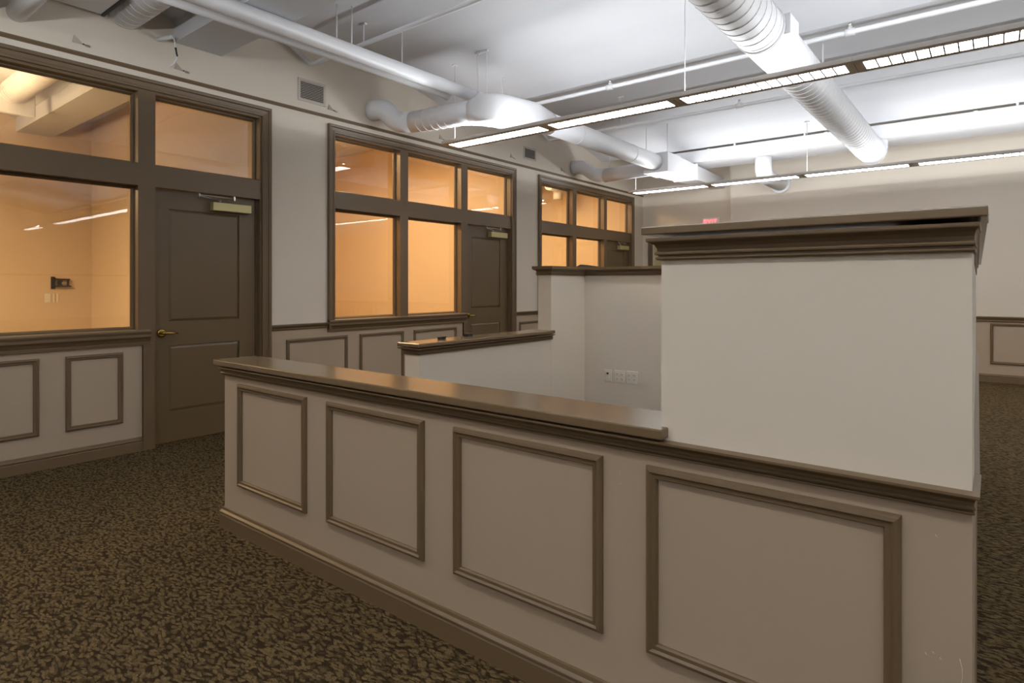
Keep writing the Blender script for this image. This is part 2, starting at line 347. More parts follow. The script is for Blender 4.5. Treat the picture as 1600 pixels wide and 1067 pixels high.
# ------------------------------------------------------------------ doors
def ramp_panel(x, y0, y1, z0, z1, d, mrg):
    m = MB(); o = [(x - d, y0, z0), (x - d, y1, z0), (x - d, y1, z1), (x - d, y0, z1)]
    i = [(x - .002, y0 + mrg, z0 + mrg), (x - .002, y1 - mrg, z0 + mrg), (x - .002, y1 - mrg, z1 - mrg), (x - .002, y0 + mrg, z1 - mrg)]
    bk = [(x - d - .008, p[1], p[2]) for p in o]
    m.add(o + i + bk, [(4, 5, 6, 7), (0, 1, 5, 4), (1, 2, 6, 5), (2, 3, 7, 6), (3, 0, 4, 7), (8, 9, 1, 0), (9, 10, 2, 1), (10, 11, 3, 2), (11, 8, 0, 3), (11, 10, 9, 8)])
    return m
dl = ['brown two panel office door beside the window with the television bracket', 'brown two panel office door of the middle window bay', 'brown two panel office door next to the exit wall']
for di, B in enumerate(BAYS):
    y0, y1 = B['door']; y0 += .008; y1 -= .02; xf = XW - .055; zb, zt = .012, ZT0 - .006
    t = thing('door_%d' % (di + 1), (xf, y0, 0), dl[di], 'door', kind='structure')
    pa, pb = y0 + .112, y1 - .145
    P = [(.255, .785), (.980, 1.885)]
    m = MB(); xb = xf - .045
    m.box(xb, xf, y0, pa, zb, zt); m.box(xb, xf, pb, y1, zb, zt)
    for a, b in [(zb, .255), (.785, .980), (1.885, zt)]: m.box(xb, xf, pa, pb, a, b)
    m.build('slab', 'door', t)
    for a, b in P: ramp_panel(xf, pa, pb, a, b, .011, .022).build('panel', 'door', t)
    MB().box(XW - .1, XW - .052, y1 + .004, B['door'][1] + .02, 0, ZT0).build('jamb', 'door', t)
    # lever
    ly, lz = y0 + .055, .89
    h = MB().tube([(xf - .002, ly, lz), (xf + .006, ly, lz), (xf + .012, ly, lz)], [.034, .034, .024], 20).tube([(xf + .01, ly, lz), (xf + .045, ly, lz)], .012, 12)
    h.tube([(xf + .045, ly - .012, lz), (xf + .050, ly + .01, lz + .002), (xf + .048, ly + .06, lz), (xf + .044, ly + .108, lz - .004)], [.011, .011, .008, .006], 10)
    h.build('lever_handle', 'brass', t)
    # closer with its arm
    c0 = y0 + .44
    c = MB().box(xf + .001, xf + .062, c0, c0 + .335, 1.902, 1.972, .004).build('door_closer', 'closer', t)
    a = MB()
    a.tube([(xf + .03, c0 + .07, 1.972), (xf + .03, c0 + .07, 1.998)], .009, 10)
    a.tube([(xf + .034, c0 + .07, 1.994), (xf + .10, c0 - .13, 2.003)], .0055, 8)
    a.tube([(xf + .10, c0 - .135, 2.010), (xf + .085, c0 + .02, 2.014), (xf + .062, c0 + .175, 2.016)], .005, 8)
    a.tube([(xf + .10, c0 - .133, 1.992), (xf + .10, c0 - .133, 2.026)], .008, 8)
    a.box(xf + .050, xf + .070, c0 + .170, c0 + .186, 2.0, 2.034)
    o = a.build('closer_arm', 'steel', c)

# exit doors
t = thing('door_4', (DX0, YE, 0), 'pale olive double door under the exit sign', 'door', kind='structure')
cs = [(c[0] - .080, c[1]) for c in CASE]
MB().sweep([(DX0 - .09, YE, 0), (DX0 - .09, YE, 2.14), (DX1 + .09, YE, 2.14), (DX1 + .09, YE, 0)][::-1], cs, (0, -1, 0)).build('casing', 'brown', t)
for a, b in [(DX0, (DX0 + DX1) / 2 - .003), ((DX0 + DX1) / 2 + .003, DX1)]:
    lf = MB().box(a, b, YE + .05, YE + .09, .01, 2.06).build('leaf', 'yellow', t)
es = thing('exit_sign', (-3.85, YE - .03, 2.27), 'pale exit sign with red letters on the recessed wall', 'exit sign')
MB().box(-4.0, -3.70, YE - .03, YE, 2.27, 2.44, .006).build('housing', 'plate', es)
STROKES = {'E': [(0, 0, .02, 1), (0, 0, .1, .17), (0, .42, .085, .58), (0, .83, .1, 1)], 'I': [(0, 0, .02, 1)], 'T': [(.04, 0, .06, 1), (0, .83, .1, 1)]}
x = -3.975
for ch in 'EXIT':
    m = MB(); wd = .055; ht = .10; zb = 2.312; yy = YE - .036
    if ch == 'X':
        for s_ in (0, 1):
            xa, xb_ = (x, x + wd) if s_ == 0 else (x + wd, x)
            m.add([(xa - .006, yy, zb), (xa + .006, yy, zb), (xb_ + .006, yy, zb + ht), (xb_ - .006, yy, zb + ht), (xa - .006, yy + .006, zb), (xa + .006, yy + .006, zb), (xb_ + .006, yy + .006, zb + ht), (xb_ - .006, yy + .006, zb + ht)],
                  [(0, 1, 2, 3), (7, 6, 5, 4), (0, 4, 5, 1), (1, 5, 6, 2), (2, 6, 7, 3), (3, 7, 4, 0)])
        adv = wd
    else:
        k = wd / .1
        for a, b, c_, d_ in STROKES[ch]: m.box(x + a * k, x + max(c_ * k, a * k + .012), yy, yy + .006, zb + b * ht, zb + d_ * ht)
        adv = .014 if ch == 'I' else wd
    m.build('letter', 'red', es); x += adv + .016

# ------------------------------------------------------------------ partition walls of the enclosure
YP = 1.575; T = .15
MOLD = [(0, 0), (.011, 0), (.014, .003), (.014, .007), (.007, .009), (.007, .012), (.016, .014), (.017, .018), (.015, .021), (.010, .024), (.011, .032), (.017, .041), (.028, .047), (.036, .049), (.037, .052), (.037, .058), (0, .058)]
MOLDL = [(u, v * .8) for u, v in MOLD]
def cap_slab(m, pts, z0, z1): m.poly_prism(pts, z0, z1)
RS = .35; X0, X1 = -3.18, -.037          # ends of the front wall
XT = -.722                     # left end of its tall part
fp = thing('partition_wall', (X0, YP, 0), 'panelled taupe half wall with brown cap rising to a tall pale end', 'partition wall')
MB().box(X0, X1, YP, YP + T, 0, .81).build('lower_body', 'taupe', fp)
# right hand return follows the slightly out of square side wall
SX = -.100; YB = 4.955; SKEW = (SX - X1) / (YB + .15 - YP)
def sx(y): return X1 + SKEW * (y - YP)
MB().box(XT, X1, YP, YP + T, .81, 1.40).build('upper_body', 'wall', fp)
MB().box(X0 - .045, XT + .02, YP - .042, YP + T + .042, .852, .881, .004).build('cap', 'cap', fp)
MB().run([((XT, YP + T, .799), (0, 1)), ((X0, YP + T, .799), (-1, 1)), ((X0, YP, .799), (-1, -1)), ((X1, YP, .799), (RS, -1)), ((X1, YP + T, .799), (RS, 0))], MOLDL).build('moulding', 'brown', fp)
MB().run([((XT + .1, YP + T, 0), (0, 1)), ((X0, YP + T, 0), (-1, 1)), ((X0, YP, 0), (-1, -1)), ((X1, YP, 0), (RS, -1)), ((X1, YP + T, 0), (RS, 0))], BASEP).build('baseboard', 'brown', fp)
for a in (-3.03, -2.268, -1.510, -.765): panel_frame('y-', a, a + .605, .245, .768, YP, fp)
MB().run([((XT, YP + T, 1.340), (-.8, 0)), ((XT, YP, 1.340), (-.8, -1)), ((X1, YP, 1.340), (RS, -1)), ((X1, YP + T, 1.340), (RS, 0))], MOLD).build('moulding', 'brown', fp)
o = .045
MB().box(XT - .040, X1 + .026, YP - o, YP + T, 1.408, 1.430, .003).build('cap', 'cap', fp)
def scuff(pts, r):
    MB().tube(pts, r, 5).build('scuff_mark', 'scuff', fp)
YS = YP - .0002
scuff([(-.058, YS, .492), (-.054, YS, .474), (-.053, YS, .455), (-.056, YS, .437)], .0007)
for (xx, zz) in [(-.118, .483), (-.105, .49), (-.092, .482), (-.10, .74), (-.85, .70), (-.845, .52), (-3.12, .42)]:
    scuff([(xx, YS, zz), (xx + .003, YS, zz - .004)], .0008)
scuff([(-.85, YS, .735), (-.851, YS, .720)], .0006)
# tall side return
sp = thing('partition_wall', (X1, YP + T, 0), 'tall pale side wall running back from the tall end of the panelled half wall', 'partition wall')
ya, yb = YP + T + .001, YB + .15
def qd(off, y0_, y1_, inner=.15): return [(sx(y0_) - inner - off, y0_), (sx(y0_) + off, y0_), (sx(y1_) + off, y1_), (sx(y1_) - inner - off, y1_)]
MB().poly_prism(qd(0, ya, yb), .81, 1.40).build('upper_body', 'wall', sp)
MB().poly_prism(qd(0, ya, yb), 0, .81).build('lower_body', 'taupe', sp)
MB().run([((sx(ya), ya, .799), (RS, 0)), ((sx(yb), yb, .799), (RS, 0))], MOLDL).build('moulding', 'brown', sp)
MB().run([((sx(ya), ya, 0), (RS, 0)), ((sx(yb), yb, 0), (RS, 0))], BASEP).build('baseboard', 'brown', sp)
MB().run([((sx(ya), ya, 1.340), (RS, 0)), ((sx(yb), yb, 1.340), (RS, 0))], MOLD).build('moulding', 'brown', sp)
MB().poly_prism([(sx(ya) - .2, ya), (sx(ya) + .026, ya), (sx(yb) + .026, yb), (sx(yb) - .2, yb)], 1.408, 1.430).build('cap', 'cap', sp)
# rear L: low run, then tall end and back wall
XL0, XL1 = -3.19, -3.05; YL0, YL1 = 2.835, 4.395
lp = thing('partition_wall', (XL0, YL0, 0), 'low pale half wall with brown cap ending against the taller enclosure corner', 'partition wall')
MB().box(XL0, XL1, YL0, YL1, 0, .81).build('body', 'wall', lp)
MB().box(XL0 - .04, XL1 + .04, YL0 - .04, YL1 + .012, .852, .879, .006).build('cap', 'cap', lp)
MB().sweep([(XL0, YL1, .799), (XL0, YL0, .799), (XL1, YL0, .799), (XL1, YL1 + .012, .799)], MOLDL, (0, 0, 1)).build('moulding', 'brown', lp)
MB().sweep([(XL0, YL1, 0), (XL0, YL0, 0), (XL1, YL0, 0), (XL1, YL1, 0)], BASEP, (0, 0, 1)).build('baseboard', 'brown', lp)
bp_ = thing('partition_wall', (XL0, YL1 + .001, 0), 'tall pale corner wall with outlets at the back of the enclosure', 'partition wall')
yk = YL1 + .001; XE = sx(YB) - .152
MB().poly_prism([(XL0, yk), (XL1, yk), (XL1, YB), (XE, YB), (XE, YB + .14), (XL0, YB + .14)], 0, 1.40).build('body', 'wall', bp_)
MB().sweep([(XE, YB + .14, 1.362), (XL0, YB + .14, 1.362), (XL0, yk, 1.362), (XL1, yk, 1.362), (XL1, YB, 1.362), (XE, YB, 1.362)], MOLD, (0, 0, 1)).build('moulding', 'brown', bp_)
c = .04
MB().poly_prism([(XL0 - c, yk - c), (XL1 + c, yk - c), (XL1 + c, YB - c), (XE, YB - c), (XE, YB + .14 + c), (XL0 - c, YB + .14 + c)], 1.419, 1.441).build('cap', 'cap', bp_)
MB().sweep([(XE, YB + .14, 0), (XL0, YB + .14, 0), (XL0, yk, 0)], BASEP, (0, 0, 1)).build('baseboard', 'brown', bp_)
MB().sweep([(XL1, yk, 0), (XL1, YB, 0), (XE, YB, 0)], BASEP, (0, 0, 1)).build('baseboard', 'brown', bp_)

# outlets on the back wall
def plate(x0, x1, z0, z1, label, kind, grp=None):
    t = thing('wall_outlet', ((x0 + x1) / 2, YB, z0), label, 'outlet', grp)
    MB().box(x0, x1, YB - .008, YB, z0, z1, .002).build('face_plate', 'plate', t)
    if kind == 'data':
        xm = (x0 + x1) / 2; MB().box(xm - .017, xm + .017, YB - .0105, YB - .007, z0 + .02, z1 - .02).build('insert', 'plate', t)
        MB().box(xm - .012, xm + .009, YB - .0112, YB - .009, z0 + .064, z0 + .082).build('jack', 'slot', t)
    else:
        for gx in (.27, .73):
            for gz in (.32, .70):
                xm = x0 + (x1 - x0) * gx; zm = z0 + (z1 - z0) * gz
                s = MB().box(xm - .016, xm + .016, YB - .0105, YB - .007, zm - .015, zm + .015, .002).build('socket', 'plate', t)
                m = MB(); m.box(xm - .008, xm - .005, YB - .0112, YB - .010, zm - .005, zm + .007); m.box(xm + .005, xm + .008, YB - .0112, YB - .010, zm - .005, zm + .007); m.tube([(xm, YB - .0112, zm - .009), (xm, YB - .010, zm - .009)], .0025, 8)
                m.build('slot', 'slot', s)
plate(-2.832, -2.760, .388, .496, 'narrow ivory data plate with one dark jack', 'data')
plate(-2.727, -2.622, .386, .496, 'double ivory outlet between the data plate and another outlet', 'power')
plate(-2.608, -2.497, .388, .499, 'double ivory outlet farthest from the data plate', 'power')

# small things on the caps
o_ = MB().box(-3.175, -3.155, 3.13, 3.16, .879, .893, .003); o_.box(-3.178, -3.152, 3.127, 3.163, .890, .897, .002)
tag(o_.build('black_clip', 'black'), 'small black clip lying on the low half wall cap by another clip', 'clip', 'black clips on the cap')
o_ = MB().box(-3.175, -3.155, 3.17, 3.20, .879, .893, .003); o_.box(-3.178, -3.152, 3.167, 3.203, .890, .897, .002)
tag(o_.build('black_clip', 'black'), 'small black clip lying on the low half wall cap by another clip', 'clip', 'black clips on the cap')
o_ = MB().box(-3.205, -3.16, 3.44, 3.50, .879, .900, .004); o_.box(-3.200, -3.165, 3.446, 3.494, .899, .903, .002)
tag(o_.build('small_box', 'black'), 'small dark box on the low half wall cap in front of the middle door', 'box')
o_ = MB(); o_.add([(-3.19, 5.0, 1.441), (-2.94, 5.0, 1.441), (-2.94, 5.12, 1.441), (-3.19, 5.12, 1.441), (-3.13, 5.01, 1.472), (-2.94, 5.0, 1.447), (-2.94, 5.12, 1.447), (-3.13, 5.11, 1.472), (-3.19, 5.0, 1.446), (-3.19, 5.12, 1.446)],
     [(3, 2, 1, 0), (0, 1, 5, 4, 8), (2, 3, 9, 7, 6), (1, 2, 6, 5), (4, 5, 6, 7), (8, 4, 7, 9), (0, 8, 9, 3)])
tag(o_.build('folder', 'black'), 'black folder lying on the cap of the tall enclosure corner', 'folder')

# television bracket and outlets in the office
t = thing('television_bracket', (XB, 2.50, 1.24), 'black television wall bracket seen through the first office window', 'bracket')
bx0 = XB
MB().box(bx0, bx0 + .02, 2.500, 2.545, 1.225, 1.385, .003).build('wall_rail', 'black', t)
m = MB()
m.box(bx0 + .02, bx0 + .05, 2.545, 2.70, 1.342, 1.36); m.box(bx0 + .02, bx0 + .05, 2.545, 2.712, 1.25, 1.268)
m.box(bx0 + .02, bx0 + .05, 2.672, 2.69, 1.26, 1.35); m.box(bx0 + .02, bx0 + .04, 2.56, 2.62, 1.27, 1.34); m.build('arm_frame', 'black', t)
MB().tube([(bx0 + .03, 2.628, 1.3), (bx0 + .06, 2.628, 1.3)], .02, 12).build('pivot', 'steel', t)
for a, b, lb in [(2.435, 2.50, 'wide ivory wall plate below the television bracket'), (2.525, 2.545, 'slim ivory wall plate in the middle of three below the bracket'), (2.565, 2.585, 'slim ivory wall plate at the end of three below the bracket')]:
    m = MB().box(XB, XB + .008, a, b, 1.05, 1.165, .002); m.box(XB + .008, XB + .011, a + .005, b - .005, 1.08, 1.135)
    tag(m.build('wall_plate', 'plate'), lb, 'outlet', 'plates below the bracket')

# ------------------------------------------------------------------ pendant light rows
FX = 1.2285; ZL = 2.70
def fixture_meshes():
    sec = [(-.134, .032), (-.134, .003), (-.131, 0), (-.0775, 0), (-.0775, .018), (.0775, .018), (.0775, 0), (.131, 0), (.134, .003), (.134, .032), (.128, .032), (.124, .021), (-.124, .021), (-.128, .032)]
    m = MB(); L = FX - .002
    vs = [(0, y, z) for y, z in sec] + [(L, y, z) for y, z in sec]; n = len(sec)
    m.add(vs, [(i, (i + 1) % n, n + (i + 1) % n, n + i) for i in range(n)])
    for x0_, x1_ in ((0, .052), (L - .052, L)): m.box(x0_, x1_, -.0775, .0775, .0, .017)
    body = m.mesh('fixture_body'); body.materials.append(M['fixture'])
    m = MB().box(.052, L - .052, -.0775, .0775, -.001, .012); lamp = m.mesh('lamp_strip'); lamp.materials.append(M['lamp'])
    m = MB().box(-.0045, .0045, -.079, .079, -.0035, .004); blade = m.mesh('louver_blade'); blade.materials.append(M['louver'])
    m = MB().tube([(0, 0, .07), (0, 0, 1.0)], .003, 6); return body, lamp, blade
FB, FL, FBL = fixture_meshes()
def rod_mesh(h):
    m = MB().tube([(0, 0, .021), (0, 0, h)], .0035, 6).tube([(0, 0, h - .01), (0, 0, h)], .03, 12); me = m.mesh('hanger'); me.materials.append(M['pipe']); return me
ORD = ['first', 'second', 'third', 'fourth', 'fifth', 'sixth', 'seventh', 'eighth', 'ninth', 'last, detached']
def light_row(y, xs, label, group, z=ZL, off=.06):
    rod = rod_mesh(ceil_z(y) - z)
    for i, x in enumerate(xs):
        t = thing('pendant_light', (x, y, z), label % ORD[i], 'light', group)
        def child(nm, me, loc=(0, 0, 0)):
            c = bpy.data.objects.new(nm, me); COL.objects.link(c); c.parent = t; c.location = loc; return c
        child('body', FB); child('lamp_strip', FL)
        for k in range(1, 16): child('louver_blade', FBL, (.052 + (FX - .106) * k / 16, 0, 0))
        if i % 2 == 0: child('hanger', rod, (off, 0, 0))
        if i == len(xs) - 1: child('hanger', rod, (FX - .08, 0, 0))
        for sd in (-1, 1):
            ld = bpy.data.lights.new('uplight', 'AREA'); ld.shape = 'RECTANGLE'; ld.size = FX - .12; ld.size_y = .02
            ld.energy = UP_W / 2; ld.color = (0.94, 0.97, 1.0)
            lo = child('uplight', ld, (FX / 2, sd * .012, .036)); lo.rotation_euler = (R(180 - sd * 68), 0, 0)
XS = -4.40
light_row(4.53, [XS + FX * i for i in range(9)] + [XS + FX * 10], '%s linear pendant light from the window wall, in the row above the enclosure', 'pendant lights of the row above the enclosure')
light_row(8.62, [XS - .04 + FX * i for i in range(9)], '%s linear pendant light from the window wall, in the row by the far wall', 'pendant lights of the row by the far wall')

light_row(.44, [XS + FX * i for i in range(10)], '%s linear pendant light from the window wall, in the row above the viewer', 'pendant lights of the row above the viewer', off=.95)  # unseen row added to light the front of the half wall
light_row(-3.65, [XS + FX * i for i in range(10)], '%s linear pendant light from the window wall, in the row behind the viewer', 'pendant lights of the row behind the viewer')  # out-of-view row, added for more light from behind the camera
light_row(-7.75, [XS + FX * i for i in range(10)], '%s linear pendant light from the window wall, in the rearmost row', 'pendant lights of the rearmost row')  # also added out of view, to brighten faces turned to the camera
# ------------------------------------------------------------------ ducts
def spiral(m, path_a, path_b, r, pitch, w=.004):          # raised seams around a straight duct
    a, b = Vector(path_a), Vector(path_b); d = (b - a).normalized(); L_ = (b - a).length
    tl = pitch * .35
    k = 0.0; e1 = Vector((0, 0, 1)).cross(d).normalized(); e2 = d.cross(e1)
    while k < L_:
        ring = []
        for i in range(28):
            an = 2 * math.pi * i / 28
            ring.append(a + d * (k + tl * (an / (2 * math.pi))) + e1 * math.cos(an) * r + e2 * math.sin(an) * r)
        m.tube(ring, w, 5, True, True); k += pitch
# big spiral duct
XD, ZD, RD = -1.25, 3.0, .16
t = thing('spiral_duct', (XD, 2.0, ZD), 'big white spiral duct crossing above both light rows', 'duct')
ye = 9.05
path = [(XD, -3.0, ZD), (XD, 4.28, ZD), (XD, ye, ZD)] + [tuple(p) for p in arc((XD, ye, ZD + .19), -math.pi / 2, 0, .19, (0, 1, 0), (0, 0, 1), 7)][1:]
MB().tube(path, RD, 32, cap=False).build('pipe', 'duct', t)
m = MB(); spiral(m, (XD, .5, ZD), (XD, 4.22, ZD), RD, .105, .003); m.build('seam', 'duct', t)
m = MB(); spiral(m, (XD, 4.95, ZD), (XD, 8.7, ZD), RD, .105, .0025); m.build('seam', 'duct', t)
m = MB()
for yy in (4.25, 4.27): m.tube([(XD + RD * math.cos(2 * math.pi * i / 32) * 1.005, yy, ZD + RD * math.sin(2 * math.pi * i / 32) * 1.005) for i in range(33)], .006, 6)
m.build('collar', 'duct', t)
m = MB(); m.box(XD + RD - .02, XD + RD + .03, 4.30, 4.52, ZD - .06, ZD + .08, .004); m.build('access_door', 'duct', t)
for yy in (3.2, 6.2):
    m = MB().box(XD - .006, XD + .006, yy, yy + .03, ZD + RD - .005, ceil_z(yy) + .01); m.build('hanger', 'pipe', t)
m = MB()
for k in range(4):
    p0 = arc((XD, ye, ZD + .19), -math.pi / 2, 0, .19, (0, 1, 0), (0, 0, 1), 8)[2 * k + 1]; an = -math.pi / 2 + (2 * k + 1) / 8 * math.pi / 2
    rd = Vector((0, math.cos(an), math.sin(an)))
    m.tube([p0 + Vector((1, 0, 0)) * math.cos(q) * RD * 1.002 + rd * math.sin(q) * RD * 1.002 for q in [2 * math.pi * i / 28 for i in range(29)]], .003, 5)
m.build('elbow_seam', 'duct', t)
# rectangular trunk by the far wall
t = thing('trunk_duct', (-4.6, 9.02, 3.15), 'long white rectangular trunk duct under the ceiling by the far wall', 'duct')
MB().box(-4.62, XR - .3, 9.03, 9.66, 3.15, 3.325, .006).build('casing', 'duct', t)
for k in range(7): MB().box(-3.4 + k * 1.6, -3.36 + k * 1.6, 9.012, 9.03, 3.145, 3.328).build('flange', 'duct', t)
for xx in (-3.0, -2.05, -1.7, .2, 2.2, 4.4): MB().box(xx - .012, xx + .012, 9.04, 9.06, 3.32, ceil_z(9.05) + .01).build('hanger', 'pipe', t)
t = thing('drop_duct', (-2.66, 9.3, 3.15), 'short white round duct elbow dropping from the trunk duct', 'duct')
dz = 3.02
path = [(-2.66, 9.28, 3.149), (-2.66, 9.28, dz)] + [tuple(p) for p in arc((-2.66, 9.28 + .14, dz), math.pi, 1.5 * math.pi, .14, (0, 1, 0), (0, 0, 1), 6)][1:] + [(-2.66, YF - .03, dz - .14)]
MB().tube(path, .115, 24).build('elbow', 'duct', t)
MB().tube([(-2.66, YF - .035, dz - .14), (-2.66, YF, dz - .14)], .15, 24).build('register', 'duct', t)

# left side: branch, elbow box and round run
def bent(m, pts, r, rb=.16, seg=24, cap=True):
    P = [Vector(p) for p in pts]; out = [P[0]]
    for i in range(1, len(P) - 1):
        d0 = (P[i] - P[i - 1]).normalized(); d1 = (P[i + 1] - P[i]).normalized()
        q = min(rb, (P[i] - P[i - 1]).length * .45, (P[i + 1] - P[i]).length * .45)
        A, Bq = P[i] - d0 * q, P[i] + d1 * q
        for k in range(6):
            s_ = k / 5; out.append(A * (1 - s_) ** 2 + P[i] * 2 * s_ * (1 - s_) + Bq * s_ ** 2)
    out.append(P[-1]); return m.tube(out, r, seg, cap=cap)
XA, ZA, RA = -3.74, 3.0, .115
t = thing('supply_duct', (XA, 4.5, ZA), 'white round duct running along the window wall from a boxy elbow', 'duct')
bent(MB(), [(XW + .001, 4.12, 3.11), (-4.99, 4.14, 3.11), (-4.86, 4.22, 2.96), (-4.70, 4.27, 2.950)], .105, .09).build('wall_elbow', 'duct', t)
MB().tube([(-4.72, 4.27, 2.950), (-4.1, 4.36, 2.950), (-3.98, 4.40, 2.950)], [.105, .112, .12], 24).build('branch', 'duct', t)
m = MB(); spiral(m, (-4.6, 4.288, 2.950), (-4.02, 4.38, 2.950), .113, .085, .0022); m.build('seam', 'duct', t)
ep = [(-3.99, 4.40, 2.950), (-3.90, 4.42, 2.950)] + [Vector((-3.90, 4.62, 2.955)) + Vector((math.sin(a_) * .16, -math.cos(a_) * .2, 0)) for a_ in [math.pi / 2 * i / 6 for i in range(1, 7)]] + [(XA, 5.0, ZA), (XA, 5.35, ZA)]
MB().tube(ep, [(.121, .121), (.128, .128)] + [(.135, .135)] * 6 + [(.135, .13), (.118, .118)], 40, sq=[1, .55] + [.24] * 6 + [.4, 1]).build('elbow_box', 'duct', t)
MB().tube([(XA, 5.3, ZA), (XA, 7.948, ZA)], RA, 28).build('round_run', 'duct', t)
for yy in (5.9, 7.2):
    MB().tube([(XA + RA * 1.01 * math.cos(q), yy, ZA + RA * 1.01 * math.sin(q)) for q in [2 * math.pi * i / 28 for i in range(29)]], .004, 6).build('joint_band', 'duct', t)
for (xx, yy) in ((-3.93, 4.42), (-3.86, 4.47)):
    MB().tube([(xx, yy, ZA + .1), (xx, yy, ceil_z(yy) + .005)], .005, 6).build('hanger', 'pipe', t)
MB().box(-3.97, -3.82, 4.43, 4.455, ceil_z(4.45) - .02, ceil_z(4.45) - .002).build('hanger_channel', 'pipe', t)
t = thing('supply_box', (-3.74, 8.1, 2.86), 'white sheet metal duct box near the exit wall with a branch to the window wall', 'duct')
v = [(-3.92, 7.95, 2.86), (-3.55, 7.95, 2.86), (-3.55, 8.35, 2.86), (-3.92, 8.35, 2.86), (-3.92, 7.95, 3.13), (-3.55, 7.95, 3.13), (-3.55, 8.35, 3.13), (-3.92, 8.35, 3.13)]
MB().box(-3.93, -3.55, 7.95, 8.40, 2.86, 3.13, .008).build('plenum', 'duct', t)
m = MB(); a_ = [(-3.91, 8.40, 2.87), (-3.56, 8.40, 2.87), (-3.56, 8.40, 3.12), (-3.91, 8.40, 3.12)]; b_ = [(-3.86, YE - .001, 2.93), (-3.62, YE - .001, 2.93), (-3.62, YE - .001, 3.09), (-3.86, YE - .001, 3.09)]
m.add(a_ + b_, [(0, 1, 5, 4), (1, 2, 6, 5), (2, 3, 7, 6), (3, 0, 4, 7), (3, 2, 1, 0), (4, 5, 6, 7)]); m.build('taper', 'duct', t)
MB().box(-3.925, -3.545, 9.0, 9.02, 2.88, 3.12).build('flange', 'duct', t)
bent(MB(), [(XW + .001, 8.02, 3.10), (-4.98, 8.06, 3.10), (-4.86, 8.22, 2.98), (-4.68, 8.22, 2.96)], .105, .09).build('wall_elbow', 'duct', t)
MB().tube([(-4.70, 8.22, 2.96), (-3.92, 8.20, 2.97)], .105, 24).build('branch', 'duct', t)
for (xx, yy) in ((-3.9, 8.0), (-3.58, 8.0), (-4.62, 8.22)):
    MB().tube([(xx, yy, 3.05), (xx, yy, ceil_z(yy) + .005)], .006, 6).build('hanger', 'pipe', t)

# duct through the wall over the first bay, with its run inside the office
t = thing('wall_duct', (XW, 1.79, 3.33), 'white spiral duct passing through the wall above the first office window', 'duct')
MB().tube([(-3.2, 1.79, 3.335), (XW + .001, 1.79, 3.335)], .125, 28).build('pipe', 'duct', t)
m = MB(); spiral(m, (-4.0, 1.79, 3.335), (XW, 1.79, 3.335), .125, .085, .0022); m.build('seam', 'duct', t)
MB().tube([(XI - .001, 1.79, 3.335), (-8.2, 1.79, 3.33)], .125, 28).build('office_pipe', 'duct', t)
m = MB(); spiral(m, (-6.4, 1.79, 3.335), (-8.2, 1.79, 3.33), .125, .07, .003); m.build('seam', 'duct', t)
MB().box(-8.26, -8.2, 1.60, 1.98, 3.10, 3.34, .01).build('register', 'duct', t)
t = thing('rectangular_duct', (-4.95, -1, 3.22), 'white rectangular duct beside the spiral duct over the window wall', 'duct')
MB().box(-5.08, -4.72, -3.0, 1.61, 3.235, 3.325, .004).build('casing', 'duct', t)
MB().box(-5.085, -4.715, 1.611, 1.63, 3.225, 3.328).build('end_flange', 'slot', t)
for yy, rr, lb in ((1.14, .06, 'white pipe entering the wall beside the rectangular duct'), (1.0-.07, .062, 'white pipe entering the wall over the first office window')):
    tag(bent(MB(), [(-4.5, yy, min(ceil_z(yy - .07), ceil_z(yy + .07)) - .002), (-4.5, yy, 3.10), (XW + .001, yy, 3.10)], rr, .12, 20).build('round_pipe', 'pipe'), lb, 'pipe')
# pair of insulated pipes along the wall
for xx, rr, zz, y1_, lb in ((-4.06, .060, 3.152, 4.62, 'thicker white pipe of the pair running along the window wall'), (-4.205, .054, 3.150, 4.12, 'thinner white pipe of the pair running along the window wall')):
    m = MB()
    if y1_ < 4.2: m.tube([(xx, -3, zz), (xx, y1_, zz), (xx + .008, y1_ + .08, zz), (xx + .012, y1_ + .16, zz - .02)], rr, 20)
    else: m.tube([(xx, -3, zz), (xx, y1_, zz)], rr, 20)
    t = thing('insulated_pipe', (xx, 0, zz), lb, 'pipe'); m.build('pipe', 'pipe', t)
    for yy in ((3.02, 2.9) if y1_ > 4.2 else (3.7,)): MB().tube([(xx + (.03 if yy == 3.02 else 0), yy, zz), (xx + (.03 if yy == 3.02 else 0), yy, ceil_z(yy) + .005)], .0055, 6).build('hanger', 'pipe', t)

